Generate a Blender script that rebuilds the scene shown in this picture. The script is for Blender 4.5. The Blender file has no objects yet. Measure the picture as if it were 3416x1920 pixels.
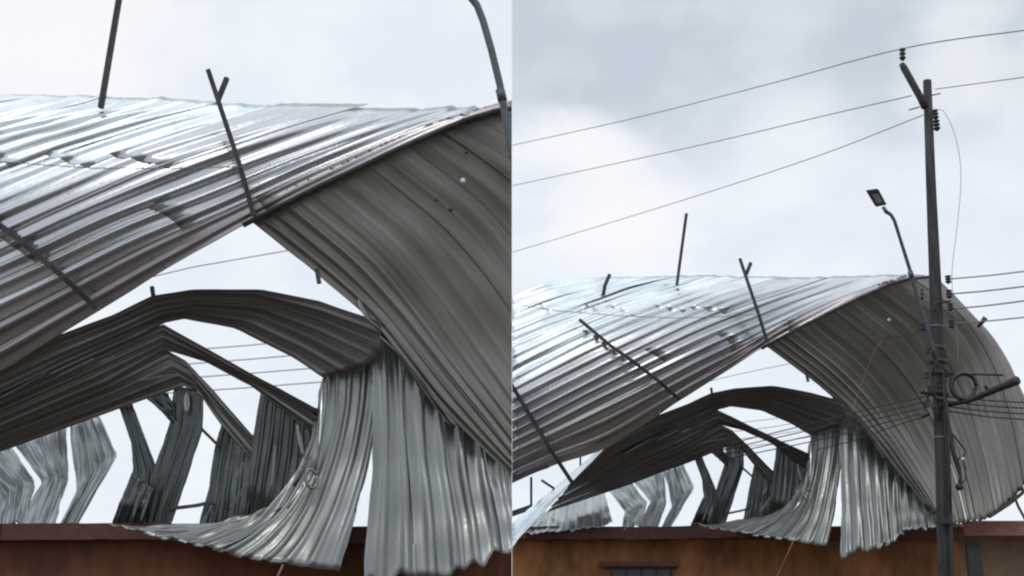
import bpy, bmesh, math, random
import numpy as np
from mathutils import Vector, Matrix, noise as mnoise

random.seed(7)
S = bpy.context.scene
COL = S.collection

# ------------------------------------------------------------------ camera
F_PX = 4123.0            # focal length in photo pixels (3416 wide)
PITCH = math.radians(16.0)
CAM_Z = 1.6
cam_d = bpy.data.cameras.new('camera'); cam = bpy.data.objects.new('camera', cam_d); COL.objects.link(cam)
cam_d.sensor_width = 36.0; cam_d.sensor_fit = 'HORIZONTAL'
cam_d.lens = 36.0 * F_PX / 3416.0
cam.location = (0, 0, CAM_Z); cam.rotation_euler = (math.pi / 2 + PITCH, 0, 0)
cam_d.clip_start = 0.05; cam_d.clip_end = 5000
S.camera = cam

# ------------------------------------------------------------------ world
SUN_EL, SUN_AZ = math.radians(58), math.radians(200)
W = bpy.data.worlds.new('World'); S.world = W; W.use_nodes = True
nt = W.node_tree; nt.nodes.clear()
def N(t, k, **kw):
    n = t.nodes.new(k)
    for a, b in kw.items(): setattr(n, a, b)
    return n
def math_n(t, op, a, b=None, clamp=False):
    n = N(t, 'ShaderNodeMath', operation=op, use_clamp=clamp)
    for i, v in enumerate((a, b)):
        if v is None: continue
        if isinstance(v, (int, float)): n.inputs[i].default_value = v
        else: t.links.new(v, n.inputs[i])
    return n.outputs[0]
def sstep(t, val, a, b):
    n = N(t, 'ShaderNodeMapRange', interpolation_type='SMOOTHSTEP')
    t.links.new(val, n.inputs[0]); n.inputs[1].default_value = a; n.inputs[2].default_value = b
    return n.outputs[0]
def mixc(t, f, a, b):
    n = N(t, 'ShaderNodeMix', data_type='RGBA')
    for i, v in ((0, f), (6, a), (7, b)):
        if isinstance(v, (int, float)): n.inputs[i].default_value = v
        elif isinstance(v, tuple): n.inputs[i].default_value = (*v, 1)
        else: t.links.new(v, n.inputs[i])
    return n.outputs[2]

def ray(u, v):
    c, s = math.cos(PITCH), math.sin(PITCH)
    x, y, z = (u - 1708) / F_PX, -(v - 960) / F_PX, 1.0
    return Vector((x, z * c - y * s, z * s + y * c))

tc = N(nt, 'ShaderNodeTexCoord'); sep = N(nt, 'ShaderNodeSeparateXYZ')
nt.links.new(tc.outputs['Generated'], sep.inputs[0])
X, Y, Z = sep.outputs
no1 = N(nt, 'ShaderNodeTexNoise'); no1.inputs['Scale'].default_value = 5.5; no1.inputs['Detail'].default_value = 4; no1.inputs['Roughness'].default_value = 0.45
no2 = N(nt, 'ShaderNodeTexNoise'); no2.inputs['Scale'].default_value = 12; no2.inputs['Detail'].default_value = 3; no2.inputs['Roughness'].default_value = 0.5
mp = N(nt, 'ShaderNodeMapping'); mp.inputs['Scale'].default_value = (1, 1, 1.6); mp.inputs['Location'].default_value = (3.1, 0.4, 1.2)
nt.links.new(tc.outputs['Generated'], mp.inputs[0])
nt.links.new(mp.outputs[0], no1.inputs['Vector']); nt.links.new(mp.outputs[0], no2.inputs['Vector'])
def lobe(u, v, w0, w1):
    d = ray(u, v).normalized()
    vm = N(nt, 'ShaderNodeVectorMath', operation='DOT_PRODUCT'); nt.links.new(tc.outputs['Generated'], vm.inputs[0]); vm.inputs[1].default_value = d
    a = math_n(nt, 'ARCCOSINE', vm.outputs['Value'])
    a = math_n(nt, 'ADD', a, math_n(nt, 'MULTIPLY', math_n(nt, 'SUBTRACT', no2.outputs[0], 0.5), 0.10))
    return math_n(nt, 'SUBTRACT', 1.0, sstep(nt, a, math.radians(w0), math.radians(w1)))
right = sstep(nt, X, -0.0004, 0.0004)          # the sky over the right-hand building is the greyer one
elev = math_n(nt, 'ADD', Z, math_n(nt, 'MULTIPLY', math_n(nt, 'SUBTRACT', no1.outputs[0], 0.5), 0.22))
deck_r = sstep(nt, elev, 0.33, 0.455)
deck_l = sstep(nt, elev, 0.56, 0.75)
deck = math_n(nt, 'ADD', math_n(nt, 'MULTIPLY', deck_r, right), math_n(nt, 'MULTIPLY', deck_l, math_n(nt, 'SUBTRACT', 1.0, right)))
glow = math_n(nt, 'MAXIMUM', lobe(1960, 520, 0.4, 3.6), lobe(2080, 700, 0.8, 4.8))
glow = math_n(nt, 'MAXIMUM', glow, math_n(nt, 'MULTIPLY', lobe(3200, 250, 0.3, 4.5), 0.35))
deck = math_n(nt, 'MULTIPLY', deck, math_n(nt, 'SUBTRACT', 1.0, glow), clamp=True)
deck = math_n(nt, 'MULTIPLY', deck, math_n(nt, 'ADD', 0.62, math_n(nt, 'MULTIPLY', sstep(nt, no2.outputs[0], 0.25, 0.75), 0.5)), clamp=True)
bright = mixc(nt, sstep(nt, no2.outputs[0], 0.35, 0.68), (0.90, 0.955, 1.01), (0.83, 0.885, 0.97))
cloud = mixc(nt, deck, bright, (0.585, 0.66, 0.735))
cloud = mixc(nt, sstep(nt, Z, 0.52, 0.85), cloud, (1.25, 1.32, 1.38))
cloud = mixc(nt, math_n(nt, 'MULTIPLY', math_n(nt, 'MAXIMUM', glow, lobe(150, 100, 1.5, 9.0)), 0.85), cloud, (1.02, 1.0, 1.02))
sky = N(nt, 'ShaderNodeTexSky', sky_type='NISHITA'); sky.sun_disc = False
sky.sun_elevation = SUN_EL; sky.sun_rotation = SUN_AZ
skym = N(nt, 'ShaderNodeMix', data_type='RGBA', blend_type='MULTIPLY'); skym.inputs[0].default_value = 1
nt.links.new(sky.outputs[0], skym.inputs[6]); skym.inputs[7].default_value = (0.1, 0.1, 0.1, 1)
tot = mixc(nt, 0.94, skym.outputs[2], cloud)
bg = N(nt, 'ShaderNodeBackground'); bg.inputs[1].default_value = 1.0
nt.links.new(tot, bg.inputs[0])
wo = N(nt, 'ShaderNodeOutputWorld'); nt.links.new(bg.outputs[0], wo.inputs[0])

sun_d = bpy.data.lights.new('sun', 'SUN'); sun = bpy.data.objects.new('sun', sun_d); COL.objects.link(sun)
sun_d.energy = 0.6; sun_d.angle = math.radians(14); sun_d.color = (1, 0.96, 0.9)
sd = Vector((math.sin(SUN_AZ) * math.cos(SUN_EL), math.cos(SUN_AZ) * math.cos(SUN_EL), math.sin(SUN_EL)))
sun.rotation_euler = sd.to_track_quat('Z', 'Y').to_euler()

S.view_settings.view_transform = 'Standard'; S.view_settings.look = 'None'
S.view_settings.exposure = 0.0; S.view_settings.gamma = 1.0; S.view_settings.use_curve_mapping = False
S.render.engine = 'CYCLES'
S.cycles.max_bounces = 8
S.cycles.filter_width = 2.2

# ------------------------------------------------------------------ materials
def mat_base(name):
    m = bpy.data.materials.new(name); m.use_nodes = True
    t = m.node_tree; p = t.nodes['Principled BSDF']
    return m, t, p
def obj_coords(t, scale):
    c = N(t, 'ShaderNodeTexCoord'); mpn = N(t, 'ShaderNodeMapping'); mpn.inputs['Scale'].default_value = scale
    t.links.new(c.outputs['Object'], mpn.inputs[0]); return mpn.outputs[0]
def noise(t, vec, sc, det=4, ro=0.55):
    n = N(t, 'ShaderNodeTexNoise'); n.inputs['Scale'].default_value = sc; n.inputs['Detail'].default_value = det; n.inputs['Roughness'].default_value = ro
    t.links.new(vec, n.inputs['Vector']); return n.outputs[0]

def metal(name, base, rust=0.25, rough=0.34, metallic=0.85):
    m, t, p = mat_base(name)
    uvn = N(t, 'ShaderNodeUVMap', uv_map='sheet'); mpu = N(t, 'ShaderNodeMapping'); mpu.inputs['Scale'].default_value = (7.0, 0.7, 1.0); t.links.new(uvn.outputs[0], mpu.inputs[0])
    v = obj_coords(t, (1, 1, 1))
    a = noise(t, v, 1.3, 3); b = noise(t, mpu.outputs[0], 1.6, 4); c = noise(t, v, 30.0, 4)
    oi = N(t, 'ShaderNodeObjectInfo')
    dark = tuple(x * 0.84 for x in base); lite = tuple(min(1, x * 1.10) for x in base)
    col = mixc(t, sstep(t, b, 0.3, 0.72), dark, lite)
    col = mixc(t, math_n(t, 'MULTIPLY', oi.outputs['Random'], 0.4), col, tuple(x * 0.55 for x in base))
    rm = sstep(t, math_n(t, 'ADD', math_n(t, 'MULTIPLY', a, 0.7), math_n(t, 'MULTIPLY', b, 0.3)), 0.66 - 0.3 * rust, 0.86 - 0.3 * rust)
    col = mixc(t, math_n(t, 'MULTIPLY', rm, 0.35 + rust * 0.6, clamp=True), col, (0.16, 0.085, 0.06))
    t.links.new(col, p.inputs['Base Color'])
    p.inputs['Metallic'].default_value = metallic
    met = math_n(t, 'SUBTRACT', metallic, math_n(t, 'MULTIPLY', rm, rust))
    t.links.new(met, p.inputs['Metallic'])
    r = N(t, 'ShaderNodeMapRange'); t.links.new(c, r.inputs[0]); r.inputs[1].default_value = 0.3; r.inputs[2].default_value = 0.7
    r.inputs[3].default_value = rough - 0.06; r.inputs[4].default_value = rough + 0.12
    t.links.new(r.outputs[0], p.inputs['Roughness'])
    bp = N(t, 'ShaderNodeBump'); bp.inputs['Strength'].default_value = 0.05; bp.inputs['Distance'].default_value = 0.01
    t.links.new(b, bp.inputs['Height']); t.links.new(bp.outputs[0], p.inputs['Normal'])
    return m
def plain(name, base, rough=0.7, metallic=0.0, var=0.35, sc=6.0, bump=0.2, stretch=(1, 1, 1)):
    m, t, p = mat_base(name)
    v = obj_coords(t, stretch); a = noise(t, v, sc, 5); b = noise(t, v, sc * 6, 4)
    f = math_n(t, 'ADD', math_n(t, 'MULTIPLY', a, 0.7), math_n(t, 'MULTIPLY', b, 0.3))
    col = mixc(t, sstep(t, f, 0.3, 0.7), tuple(x * (1 - var) for x in base), tuple(min(1, x * (1 + var)) for x in base))
    t.links.new(col, p.inputs['Base Color']); p.inputs['Roughness'].default_value = rough; p.inputs['Metallic'].default_value = metallic
    bp = N(t, 'ShaderNodeBump'); bp.inputs['Strength'].default_value = bump; bp.inputs['Distance'].default_value = 0.02
    t.links.new(b, bp.inputs['Height']); t.links.new(bp.outputs[0], p.inputs['Normal'])
    return m
M = dict(
    zinc=metal('zinc_bright', (0.74, 0.80, 0.84), 0.04, 0.22, 0.95),
    worn=metal('zinc_worn', (0.56, 0.58, 0.61), 0.15, 0.24, 0.92),
    pale=metal('zinc_pale', (0.52, 0.55, 0.55), 0.06, 0.42),
    rusty=metal('zinc_rusty', (0.40, 0.38, 0.39), 0.40, 0.27),
    under=metal('zinc_underside', (0.235, 0.226, 0.205), 0.12, 0.42),  # same sheets as the grey ones; underside shade put into the base colour
    dim=metal('zinc_dim', (0.175, 0.172, 0.165), 0.08, 0.40),  # shade of the overhanging slab painted in as a darker zinc
    grey=metal('zinc_grey', (0.265, 0.278, 0.27), 0.08, 0.34),
    green=metal('zinc_dark', (0.10, 0.112, 0.11), 0.05, 0.36),  # shade inside the gap painted in as a dark base
    timber=plain('dark_timber', (0.05, 0.048, 0.05), 0.8, var=0.5, sc=9, stretch=(1, 1, 0.3)),
    wall=plain('ochre_plaster', (0.30, 0.125, 0.05), 0.9, var=0.5, sc=1.7, stretch=(1, 1, 0.45)),
    wall_red=plain('red_plaster', (0.13, 0.045, 0.02), 0.9, var=0.5, sc=1.7, stretch=(1, 1, 0.45)),
    tan=plain('tan_plaster', (0.32, 0.215, 0.14), 0.9, var=0.25, sc=1.5),
    fascia=plain('fascia_board', (0.30, 0.135, 0.10), 0.7, var=0.35, sc=3),
    fascia_dark=plain('fascia_dark', (0.085, 0.03, 0.022), 0.7, var=0.35, sc=3),
    glass=plain('dark_glass', (0.02, 0.02, 0.02), 0.15, var=0.2),
    bar=plain('bar_iron', (0.05, 0.03, 0.02), 0.6, var=0.3),
    pole=plain('pole_wood', (0.042, 0.041, 0.043), 0.85, var=0.6, sc=6, bump=0.5, stretch=(4, 4, 0.25)),
    black=plain('black_rubber', (0.02, 0.02, 0.022), 0.5, var=0.3),
    porcelain=plain('dark_porcelain', (0.035, 0.028, 0.026), 0.25, var=0.3),
    lamp=plain('lamp_housing', (0.09, 0.10, 0.11), 0.45, 0.3, var=0.2),
    lens=plain('lamp_lens', (0.28, 0.30, 0.32), 0.2, var=0.15),
    wire=plain('wire_grey', (0.22, 0.21, 0.24), 0.55, 0.2, var=0.2),
    faint=plain('pale_wire', (0.42, 0.42, 0.46), 0.6, var=0.1),
    white=plain('white_plastic', (0.75, 0.76, 0.78), 0.4, var=0.1),
    soil=plain('laterite_soil', (0.125, 0.105, 0.085), 0.95, var=0.35, sc=0.6),
)

# ------------------------------------------------------------------ pixel -> place
K = 3416 / 2576.0
PAIRS = [  # (right-hand building, left-hand building), same feature
 ((1705,695),(258,245)),((1862,652),(525,180)),((1928,857),(635,535)),((2240,710),(1168,297)),
 ((2033,955),(803,705)),((1945,967),(650,722)),((2100,998),(922,785)),((1628,1055),(110,858)),((1789,985),(382,738)),
 ((1808,1030),(415,815)),((2035,1090),(803,940)),((2030,1243),(785,1203)),((1799,1234),(388,1171)),((1946,1179),(640,1088)),
 ((2098,1320),(892,1335)),((2078,1378),(855,1437)),((1793,1136),(379,1001)),((1589,1207),(26,1113)),((1768,1242),(332,1171)),
 ((1735,1323),(277,1326)),((1991,1354),(707,1405)),((1707,1001),(240,772)),((1554,710),(0,262)),((2236,803),(1165,453)),
 ((2222,851),(1133,527)),((2173,1081),(1044,953)),((2115,1408),(915,1500)),((2280,1345),(1290,1395)),((2330,800),(1330,440)),
 ((2450,1000),(1540,790)),((2450,1300),(1560,1330)),((1400,1300),(-310,1270)),((1400,750),(-270,330)),((1700,500),(250,-85)),((2300,450),(1280,-170))]
src = np.array([p[0] for p in PAIRS], float) * K; dst = np.array([p[1] for p in PAIRS], float) * K
def tps_fit(a, b, lam=1e-3):
    sc = 1000.0; a = a / sc
    d = np.linalg.norm(a[:, None] - a[None], axis=2); U = np.where(d > 0, d * d * np.log(d + 1e-12), 0)
    n = len(a); P_ = np.c_[np.ones(n), a]
    L_ = np.zeros((n + 3, n + 3)); L_[:n, :n] = U + lam * np.eye(n); L_[:n, n:] = P_; L_[n:, :n] = P_.T
    w = np.linalg.solve(L_, np.r_[b, np.zeros((3, 2))])
    def f(u, v):
        q = np.array([u, v]) / sc; r = np.linalg.norm(a - q, axis=1); k = np.where(r > 0, r * r * np.log(r + 1e-12), 0)
        o = k @ w[:n] + w[n] + w[n + 1] * q[0] + w[n + 2] * q[1]
        return float(o[0]), float(o[1])
    return f
WARP = tps_fit(src, dst)
def at(u, v, d):
    r = ray(u, v); return Vector((0, 0, CAM_Z)) + r * (d / r.y)

class Side:
    def __init__(s, left):
        s.left = left; s.k = 1 / 1.72 if left else 1.0
    def P(s, u, v, d):
        if s.left: u, v = WARP(u, v)
        return at(u, v, d * s.k)
R_ = Side(False); L_ = Side(True)
class Raw(Side):              # left-hand building, but with the left-hand pixels given directly
    def P(s, u, v, d): return at(u, v, d * s.k)
LR = Raw(True)

# ------------------------------------------------------------------ mesh helpers
def clip(bm, side):
    if side is None: return
    geom = bm.verts[:] + bm.edges[:] + bm.faces[:]
    if side.left: bmesh.ops.bisect_plane(bm, geom=geom, plane_co=(-0.002, 0, 0), plane_no=(1, 0, 0), clear_outer=True)
    else: bmesh.ops.bisect_plane(bm, geom=geom, plane_co=(0.002, 0, 0), plane_no=(-1, 0, 0), clear_outer=True)
def link(name, bm, mat, parent=None, smooth=True, solid=0.0, side=None):
    clip(bm, side)
    if not bm.faces: bm.free(); return None
    me = bpy.data.meshes.new(name); 
    org = sum((v.co for v in bm.verts), Vector()) / len(bm.verts)
    if parent is None: bmesh.ops.translate(bm, verts=bm.verts, vec=-org)
    bm.to_mesh(me); bm.free()
    me.materials.append(M[mat]); 
    if smooth:
        for p in me.polygons: p.use_smooth = True
    o = bpy.data.objects.new(name, me); COL.objects.link(o)
    if parent is not None:
        o.parent = parent; o.matrix_parent_inverse = parent_world(parent).inverted()
    else: o.location = org
    if solid:
        md = o.modifiers.new('thickness', 'SOLIDIFY'); md.thickness = solid; md.offset = 0
    return o
def parent_world(p):
    m = p.matrix_basis.copy() if p.parent is None else parent_world(p.parent) @ p.matrix_parent_inverse @ p.matrix_basis
    return m
def tag(o, label, cat, group=None, kind=None):
    if o is None: return None
    if label: o['label'] = label
    if cat: o['category'] = cat
    if group: o['group'] = group
    if kind: o['kind'] = kind
    return o
def thing(name, loc, label, cat, group=None):
    o = bpy.data.objects.new(name, None); COL.objects.link(o); o.location = loc; o.empty_display_size = 0.2
    return tag(o, label, cat, group)

def tube_bm(bm, pts, rad, n=8, square=False, cap=True, twist=0.0):
    pts = [Vector(p) for p in pts]; rings = []
    if square: n = 4
    prev = None
    for i, p in enumerate(pts):
        a = pts[max(0, i - 1)]; b = pts[min(len(pts) - 1, i + 1)]
        d = (b - a).normalized()
        if prev is None:
            up = Vector((0, 0, 1)) if abs(d.z) < 0.9 else Vector((0, -1, 0))
            s = d.cross(up).normalized()
        else: s = (prev - d * prev.dot(d)).normalized()
        prev = s; t = d.cross(s).normalized()
        r = rad[i] if isinstance(rad, (list, tuple)) else rad
        rings.append([bm.verts.new(p + (s * math.cos(k * 2 * math.pi / n + (math.pi / 4 if square else 0) + twist) + t * math.sin(k * 2 * math.pi / n + (math.pi / 4 if square else 0) + twist)) * r * (1.2 if square else 1)) for k in range(n)])
    for a, b in zip(rings, rings[1:]):
        for k in range(n): bm.faces.new((a[k], a[(k + 1) % n], b[(k + 1) % n], b[k]))
    if cap: bm.faces.new(rings[0][::-1]); bm.faces.new(rings[-1])
def tube(name, pts, rad, mat, parent=None, side=None, n=8, square=False):
    bm = bmesh.new(); tube_bm(bm, pts, rad, n, square)
    return link(name, bm, mat, parent, smooth=not square, side=side)
def box_bm(bm, x0, x1, y0, y1, z0, z1):
    v = [bm.verts.new((x, y, z)) for x in (x0, x1) for y in (y0, y1) for z in (z0, z1)]
    for f in ((0, 1, 3, 2), (4, 6, 7, 5), (0, 4, 5, 1), (2, 3, 7, 6), (0, 2, 6, 4), (1, 5, 7, 3)): bm.faces.new([v[i] for i in f])
def box(name, mat, parent, x0, x1, y0, y1, z0, z1, bev=0.0, side=None):
    bm = bmesh.new(); box_bm(bm, min(x0, x1), max(x0, x1), min(y0, y1), max(y0, y1), min(z0, z1), max(z0, z1))
    if bev: bmesh.ops.bevel(bm, geom=bm.edges[:], offset=bev, segments=2, affect='EDGES')
    return link(name, bm, mat, parent, smooth=False, side=side)

def crom(p0, p1, p2, p3, t):
    return 0.5 * ((2 * p1) + (p2 - p0) * t + (2 * p0 - 5 * p1 + 4 * p2 - p3) * t * t + (3 * p1 - p0 - 3 * p2 + p3) * t ** 3)
def spline(pts, t):
    n = len(pts) - 1
    if n == 0: return pts[0].copy()
    x = min(max(t, 0.0), 1.0) * n; i = min(int(x), n - 1); f = x - i
    p1, p2 = pts[i], pts[i + 1]
    if n == 1: return p1.lerp(p2, f)
    p0 = pts[i - 1] if i > 0 else p1 * 2 - p2
    p3 = pts[i + 2] if i + 2 <= n else p2 * 2 - p1
    return crom(p0, p1, p2, p3, f)
def crease(pts, t):
    n = len(pts) - 1; x = min(max(t, 0.0), 1.0) * n; i = min(int(x), n - 1); f = x - i
    f2 = f * 0.7 + 0.3 * (f * f * (3 - 2 * f))
    return pts[i].lerp(pts[i + 1], f2)
def by_length(pts):
    """re-space a polyline so that equal t is equal length"""
    if len(pts) == 2: return pts
    dense = [spline(pts, i / 60) for i in range(61)]
    cum = [0]
    for a, b in zip(dense, dense[1:]): cum.append(cum[-1] + (b - a).length)
    out = []; n = 9
    for k in range(n):
        s = cum[-1] * k / (n - 1); j = 0
        while j < 59 and cum[j + 1] < s: j += 1
        f = (s - cum[j]) / max(1e-9, cum[j + 1] - cum[j]); out.append(dense[j].lerp(dense[j + 1], f))
    return out

def profile(x):
    """roof sheet cross-section: broad flat pan, narrow raised rib"""
    f = x % 1.0
    if f < 0.48: return 0.04 * math.sin(f / 0.48 * math.pi * 2)
    if f < 0.76: g = (f - 0.48) / 0.28; return g * g * (3 - 2 * g)
    if f < 0.86: return 1.0
    g = (1.0 - f) / 0.14; return g * g * (3 - 2 * g)

def sheets(side, parent, curves, ribs, panels, mat, amp=0.024, laps=(), nt=22, dent=0.02, fray=0.02, gap=0.0, name='roof_sheet', step=0.012, seed=1, spr=14, mats=None, flip=1, ampf=None, mode='length', lapf=None, vary=4.0, crinkle=0.012, rag=0.012, lift=1.0, rva=1.3, ragtop=1.0):
    """corrugated sheets whose ribs run along the given curves (pixels + distance); one object per sheet"""
    rnd = random.Random(seed)
    C = [[side.P(*p) for p in c] for c in curves]
    if mode == 'length': C = [by_length(c) for c in C]
    along = crease if mode == 'crease' else spline
    def surf(s, t): return spline([along(c, t) for c in C], s)
    clen = sum((C[0][i + 1] - C[0][i]).length for i in range(len(C[0]) - 1)) if len(C[0]) > 1 else 1.0
    camp = Vector((0, 0, CAM_Z))
    def frame(s, t):
        e = 0.004
        p = surf(s, t); a = surf(min(1, s + e), t) - surf(max(0, s - e), t); b = surf(s, min(1, t + e)) - surf(s, max(0, t - e))
        nrm = a.cross(b)
        nrm = nrm.normalized() if nrm.length > 1e-12 else Vector((0, -1, 0))
        return p, nrm
    # one consistent facing for the whole surface
    p, nn = frame(0.5, 0.5); sg = (1 if nn.dot(camp - p) > 0 else -1) * flip
    ph = [rnd.uniform(0, 6.28) for _ in range(6)]
    out = []
    for k in range(panels):
        s0 = k / panels; s1 = (k + 1) / panels
        tb = [0.0] + [x for x in (lapf((s0 + s1) / 2) if lapf else laps) if 0.1 < x < 0.92] + [1.0]
        for j in range(len(tb) - 1):
            ta, tz = tb[j], tb[j + 1]
            if j > 0: ta += rnd.uniform(-0.05, -0.01)
            else: ta += rnd.uniform(0, fray)
            if j < len(tb) - 2: tz += rnd.uniform(0.02, 0.05)
            else: tz -= rnd.uniform(0, fray)
            ov = rnd.uniform(0.0, 0.12) / panels - gap / panels
            ss0 = max(0, s0 - ov * 0.3 + gap / panels * 0.5); ss1 = min(1, s1 + ov)
            nr = ribs / panels; ns = max(6, int(round(nr * spr)))
            off = step * (0.3 + (k % 2)) + step * 0.8 * ((len(tb) - 1 - j) % 2) + rnd.uniform(-0.4, 0.4) * step
            lift0 = rnd.uniform(-1, 2) * step * lift; lift1 = rnd.uniform(-1, 2) * step * lift
            mt = max(5, int(nt * (tz - ta)) + 2)
            bm = bmesh.new(); grid = []; uvl = bm.loops.layers.uv.new('sheet'); uvd = {}
            for a in range(ns + 1):
                s = ss0 + (ss1 - ss0) * a / ns; row = []
                ra = rag * ragtop * mnoise.noise((s * ribs * 1.7, seed, 3.3)) if j == 0 else 0.0; rz = rag * mnoise.noise((s * ribs * 1.7, seed, 9.1)) if j == len(tb) - 2 else 0.0
                edge = (k == 0 and a == 0) * 1 or (k == panels - 1 and a == ns) * -1; s_in = s
                for b in range(mt + 1):
                    t = ta + (tz - ta) * b / mt
                    t += ra * (1 - b / mt) + rz * b / mt
                    if edge: s = s_in + edge * max(0, mnoise.noise((t * 9, seed, 1.1))) * 0.25 / ribs
                    p, nrm = frame(s, t); nrm = nrm * sg
                    f = b / mt
                    dn = math.sin(s * 9 + t * 7 + ph[0]) * 0.5 + math.sin(s * 17 - t * 13 + ph[1]) * 0.35 + math.sin(t * 31 + s * 5 + ph[2]) * 0.2
                    x = s * ribs
                    rv = 1 + rva * (0.5 * mnoise.noise((math.floor(x) * 3.7 + seed, t * vary, seed * 1.3)))
                    cr = crinkle * mnoise.noise((x * 0.9 + seed, t * 5.0, seed * 2.1))
                    h = cr + amp * rv * profile(x + 0.08 * math.sin(t * 5 + ph[3])) * (ampf(s, t) if ampf else 1) * (0.8 + 0.3 * math.sin(t * 6 + k * 1.7 + ph[4])) + off + dent * dn + lift0 * (1 - f) ** 3 + lift1 * f ** 3
                    vv = bm.verts.new(p + nrm * h); uvd[vv] = (s * ribs * 0.12 + seed * 0.37, t * clen + k * 1.7 + j * 3.1); row.append(vv)
                grid.append(row)
            for a in range(ns):
                for b in range(mt): 
                    fc = bm.faces.new((grid[a][b], grid[a + 1][b], grid[a + 1][b + 1], grid[a][b + 1]))
                    for lo_ in fc.loops: lo_[uvl].uv = uvd[lo_.vert]
            mm = mats[k] if mats else mat
            o = link(name, bm, mm, parent, smooth=True, solid=0.004, side=side)
            if o: out.append(o)
    return out

# ================================================================== THE SETTING
bm = bmesh.new(); box_bm(bm, -400, 400, -400, 400, -0.2, 0)
g = link('ground', bm, 'soil', None, smooth=False); tag(g, 'bare reddish soil yard under the buildings', 'ground', kind='structure')

# ================================================================== THE BUILDINGS
def fascia_boards(root, x0, x1, y, z0, z1, n, seed):
    rn = random.Random(seed)
    for i in range(n):
        a = x0 + (x1 - x0) * i / n; b = x0 + (x1 - x0) * (i + 1) / n - 0.006
        bm = bmesh.new(); m = 10; rows = []
        t0, t1 = rn.uniform(-.018, .018), rn.uniform(-.018, .018)
        for k in range(m + 1):
            f = k / m; x = a + (b - a) * f; dz = t0 * (1 - f) + t1 * f
            e0 = 0.012 * mnoise.noise((x * 4, seed, 0)); e1 = 0.012 * mnoise.noise((x * 5, seed, 7)); dy = 0.012 * math.sin(f * 3 + i)
            rows.append([bm.verts.new((x, y + dy + q, z)) for q, z in ((0, z0 + dz + e0), (0, z1 + dz + e1), (0.035, z1 + dz + e1), (0.035, z0 + dz + e0))])
        for p, q in zip(rows, rows[1:]):
            for k in range(4): bm.faces.new((p[k], p[(k + 1) % 4], q[(k + 1) % 4], q[k]))
        bm.faces.new(rows[0][::-1]); bm.faces.new(rows[-1])
        bmesh.ops.recalc_face_normals(bm, faces=bm.faces[:])
        link('fascia_board', bm, 'fascia_dark', root, smooth=False)
def building(side):
    """wall, fascia, window of one building; sits under the torn roof"""
    where = 'left-hand' if side.left else 'right-hand'
    dW = 18.0 * side.k
    sgn = -1 if side.left else 1
    def zz(v, d): return at(1708, v, d).z
    def xx(u, v, d): return at(u, v, d).x
    root = thing('house', (sgn * 4, dW, 0), None, None)
    if side.left:
        tag(root, 'dark red-brown house wall under the closer torn roof on the left', 'house')
        ztop = zz(1762, dW)
        box('wall', 'wall_red', root, -9, -0.002, dW, dW + 0.25, 0, ztop)
        fascia_boards(root, -5.6, -0.004, dW - 0.16, zz(1808, dW), ztop + 0.02, 4, 5)
        box('soffit', 'fascia_dark', root, -9, -0.006, dW - 0.115, dW - 0.005, zz(1803, dW), zz(1803, dW) + 0.03)
    else:
        tag(root, 'ochre house wall with dark barred window beneath the farther torn roof', 'house')
        ztop = zz(1766, dW); xp = xx(3195, 1800, dW)
        box('wall', 'wall', root, 0.002, xp, dW, dW + 0.25, 0, ztop)
        fascia_boards(root, 0.004, xp, dW - 0.30, zz(1800, dW), ztop + 0.03, 4, 9)
        box('soffit', 'fascia_dark', root, 0.006, xp, dW - 0.255, dW - 0.003, zz(1798, dW), zz(1798, dW) + 0.03)
        # barred window
        x0, x1 = xx(2040, 1900, dW), xx(2240, 1900, dW); z1 = zz(1897, dW); z0 = z1 - 1.1
        w = box('window', 'glass', root, x0, x1, dW - 0.012, dW - 0.003, z0, z1)
        for a in (0, 1):
            box('frame_bar', 'bar', w, x0 - 0.06, x1 + 0.06, dW - 0.06, dW - 0.013, z1 + 0.002 if a else z0 - 0.06, z1 + 0.06 if a else z0 - 0.002)
        for i in range(5):
            x = x0 + (x1 - x0) * i / 4
            box('bar', 'bar', w, x - 0.012, x + 0.012, dW - 0.05, dW - 0.026, z0, z1)
        # hood over the window
        box('window_hood', 'fascia_dark', root, xx(2005, 1880, dW), xx(2262, 1880, dW), dW - 0.14, dW - 0.004, zz(1893, dW) + 0.02, zz(1878, dW) + 0.02)
        # right bay behind the pole
        box('bay_wall', 'tan', root, xp + 0.003, 12, dW + 0.5, dW + 0.75, 0, zz(1735, dW))
        box('bay_fascia', 'fascia', root, xp + 0.003, 12, dW - 0.25, dW - 0.2, zz(1784, dW - 0.25), zz(1735, dW - 0.25))
        box('bay_soffit', 'fascia_dark', root, xp + 0.003, 12, dW - 0.198, dW + 0.497, zz(1775, dW), zz(1775, dW) + 0.03)
        xd0, xd1 = xx(3225, 1850, dW + .5), xx(3272, 1850, dW + .5)
        box('doorway', 'glass', root, xd0, xd1, dW + 0.47, dW + 0.497, 0.2, zz(1815, dW + 0.5))
    return root
building(R_); building(L_)

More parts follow.
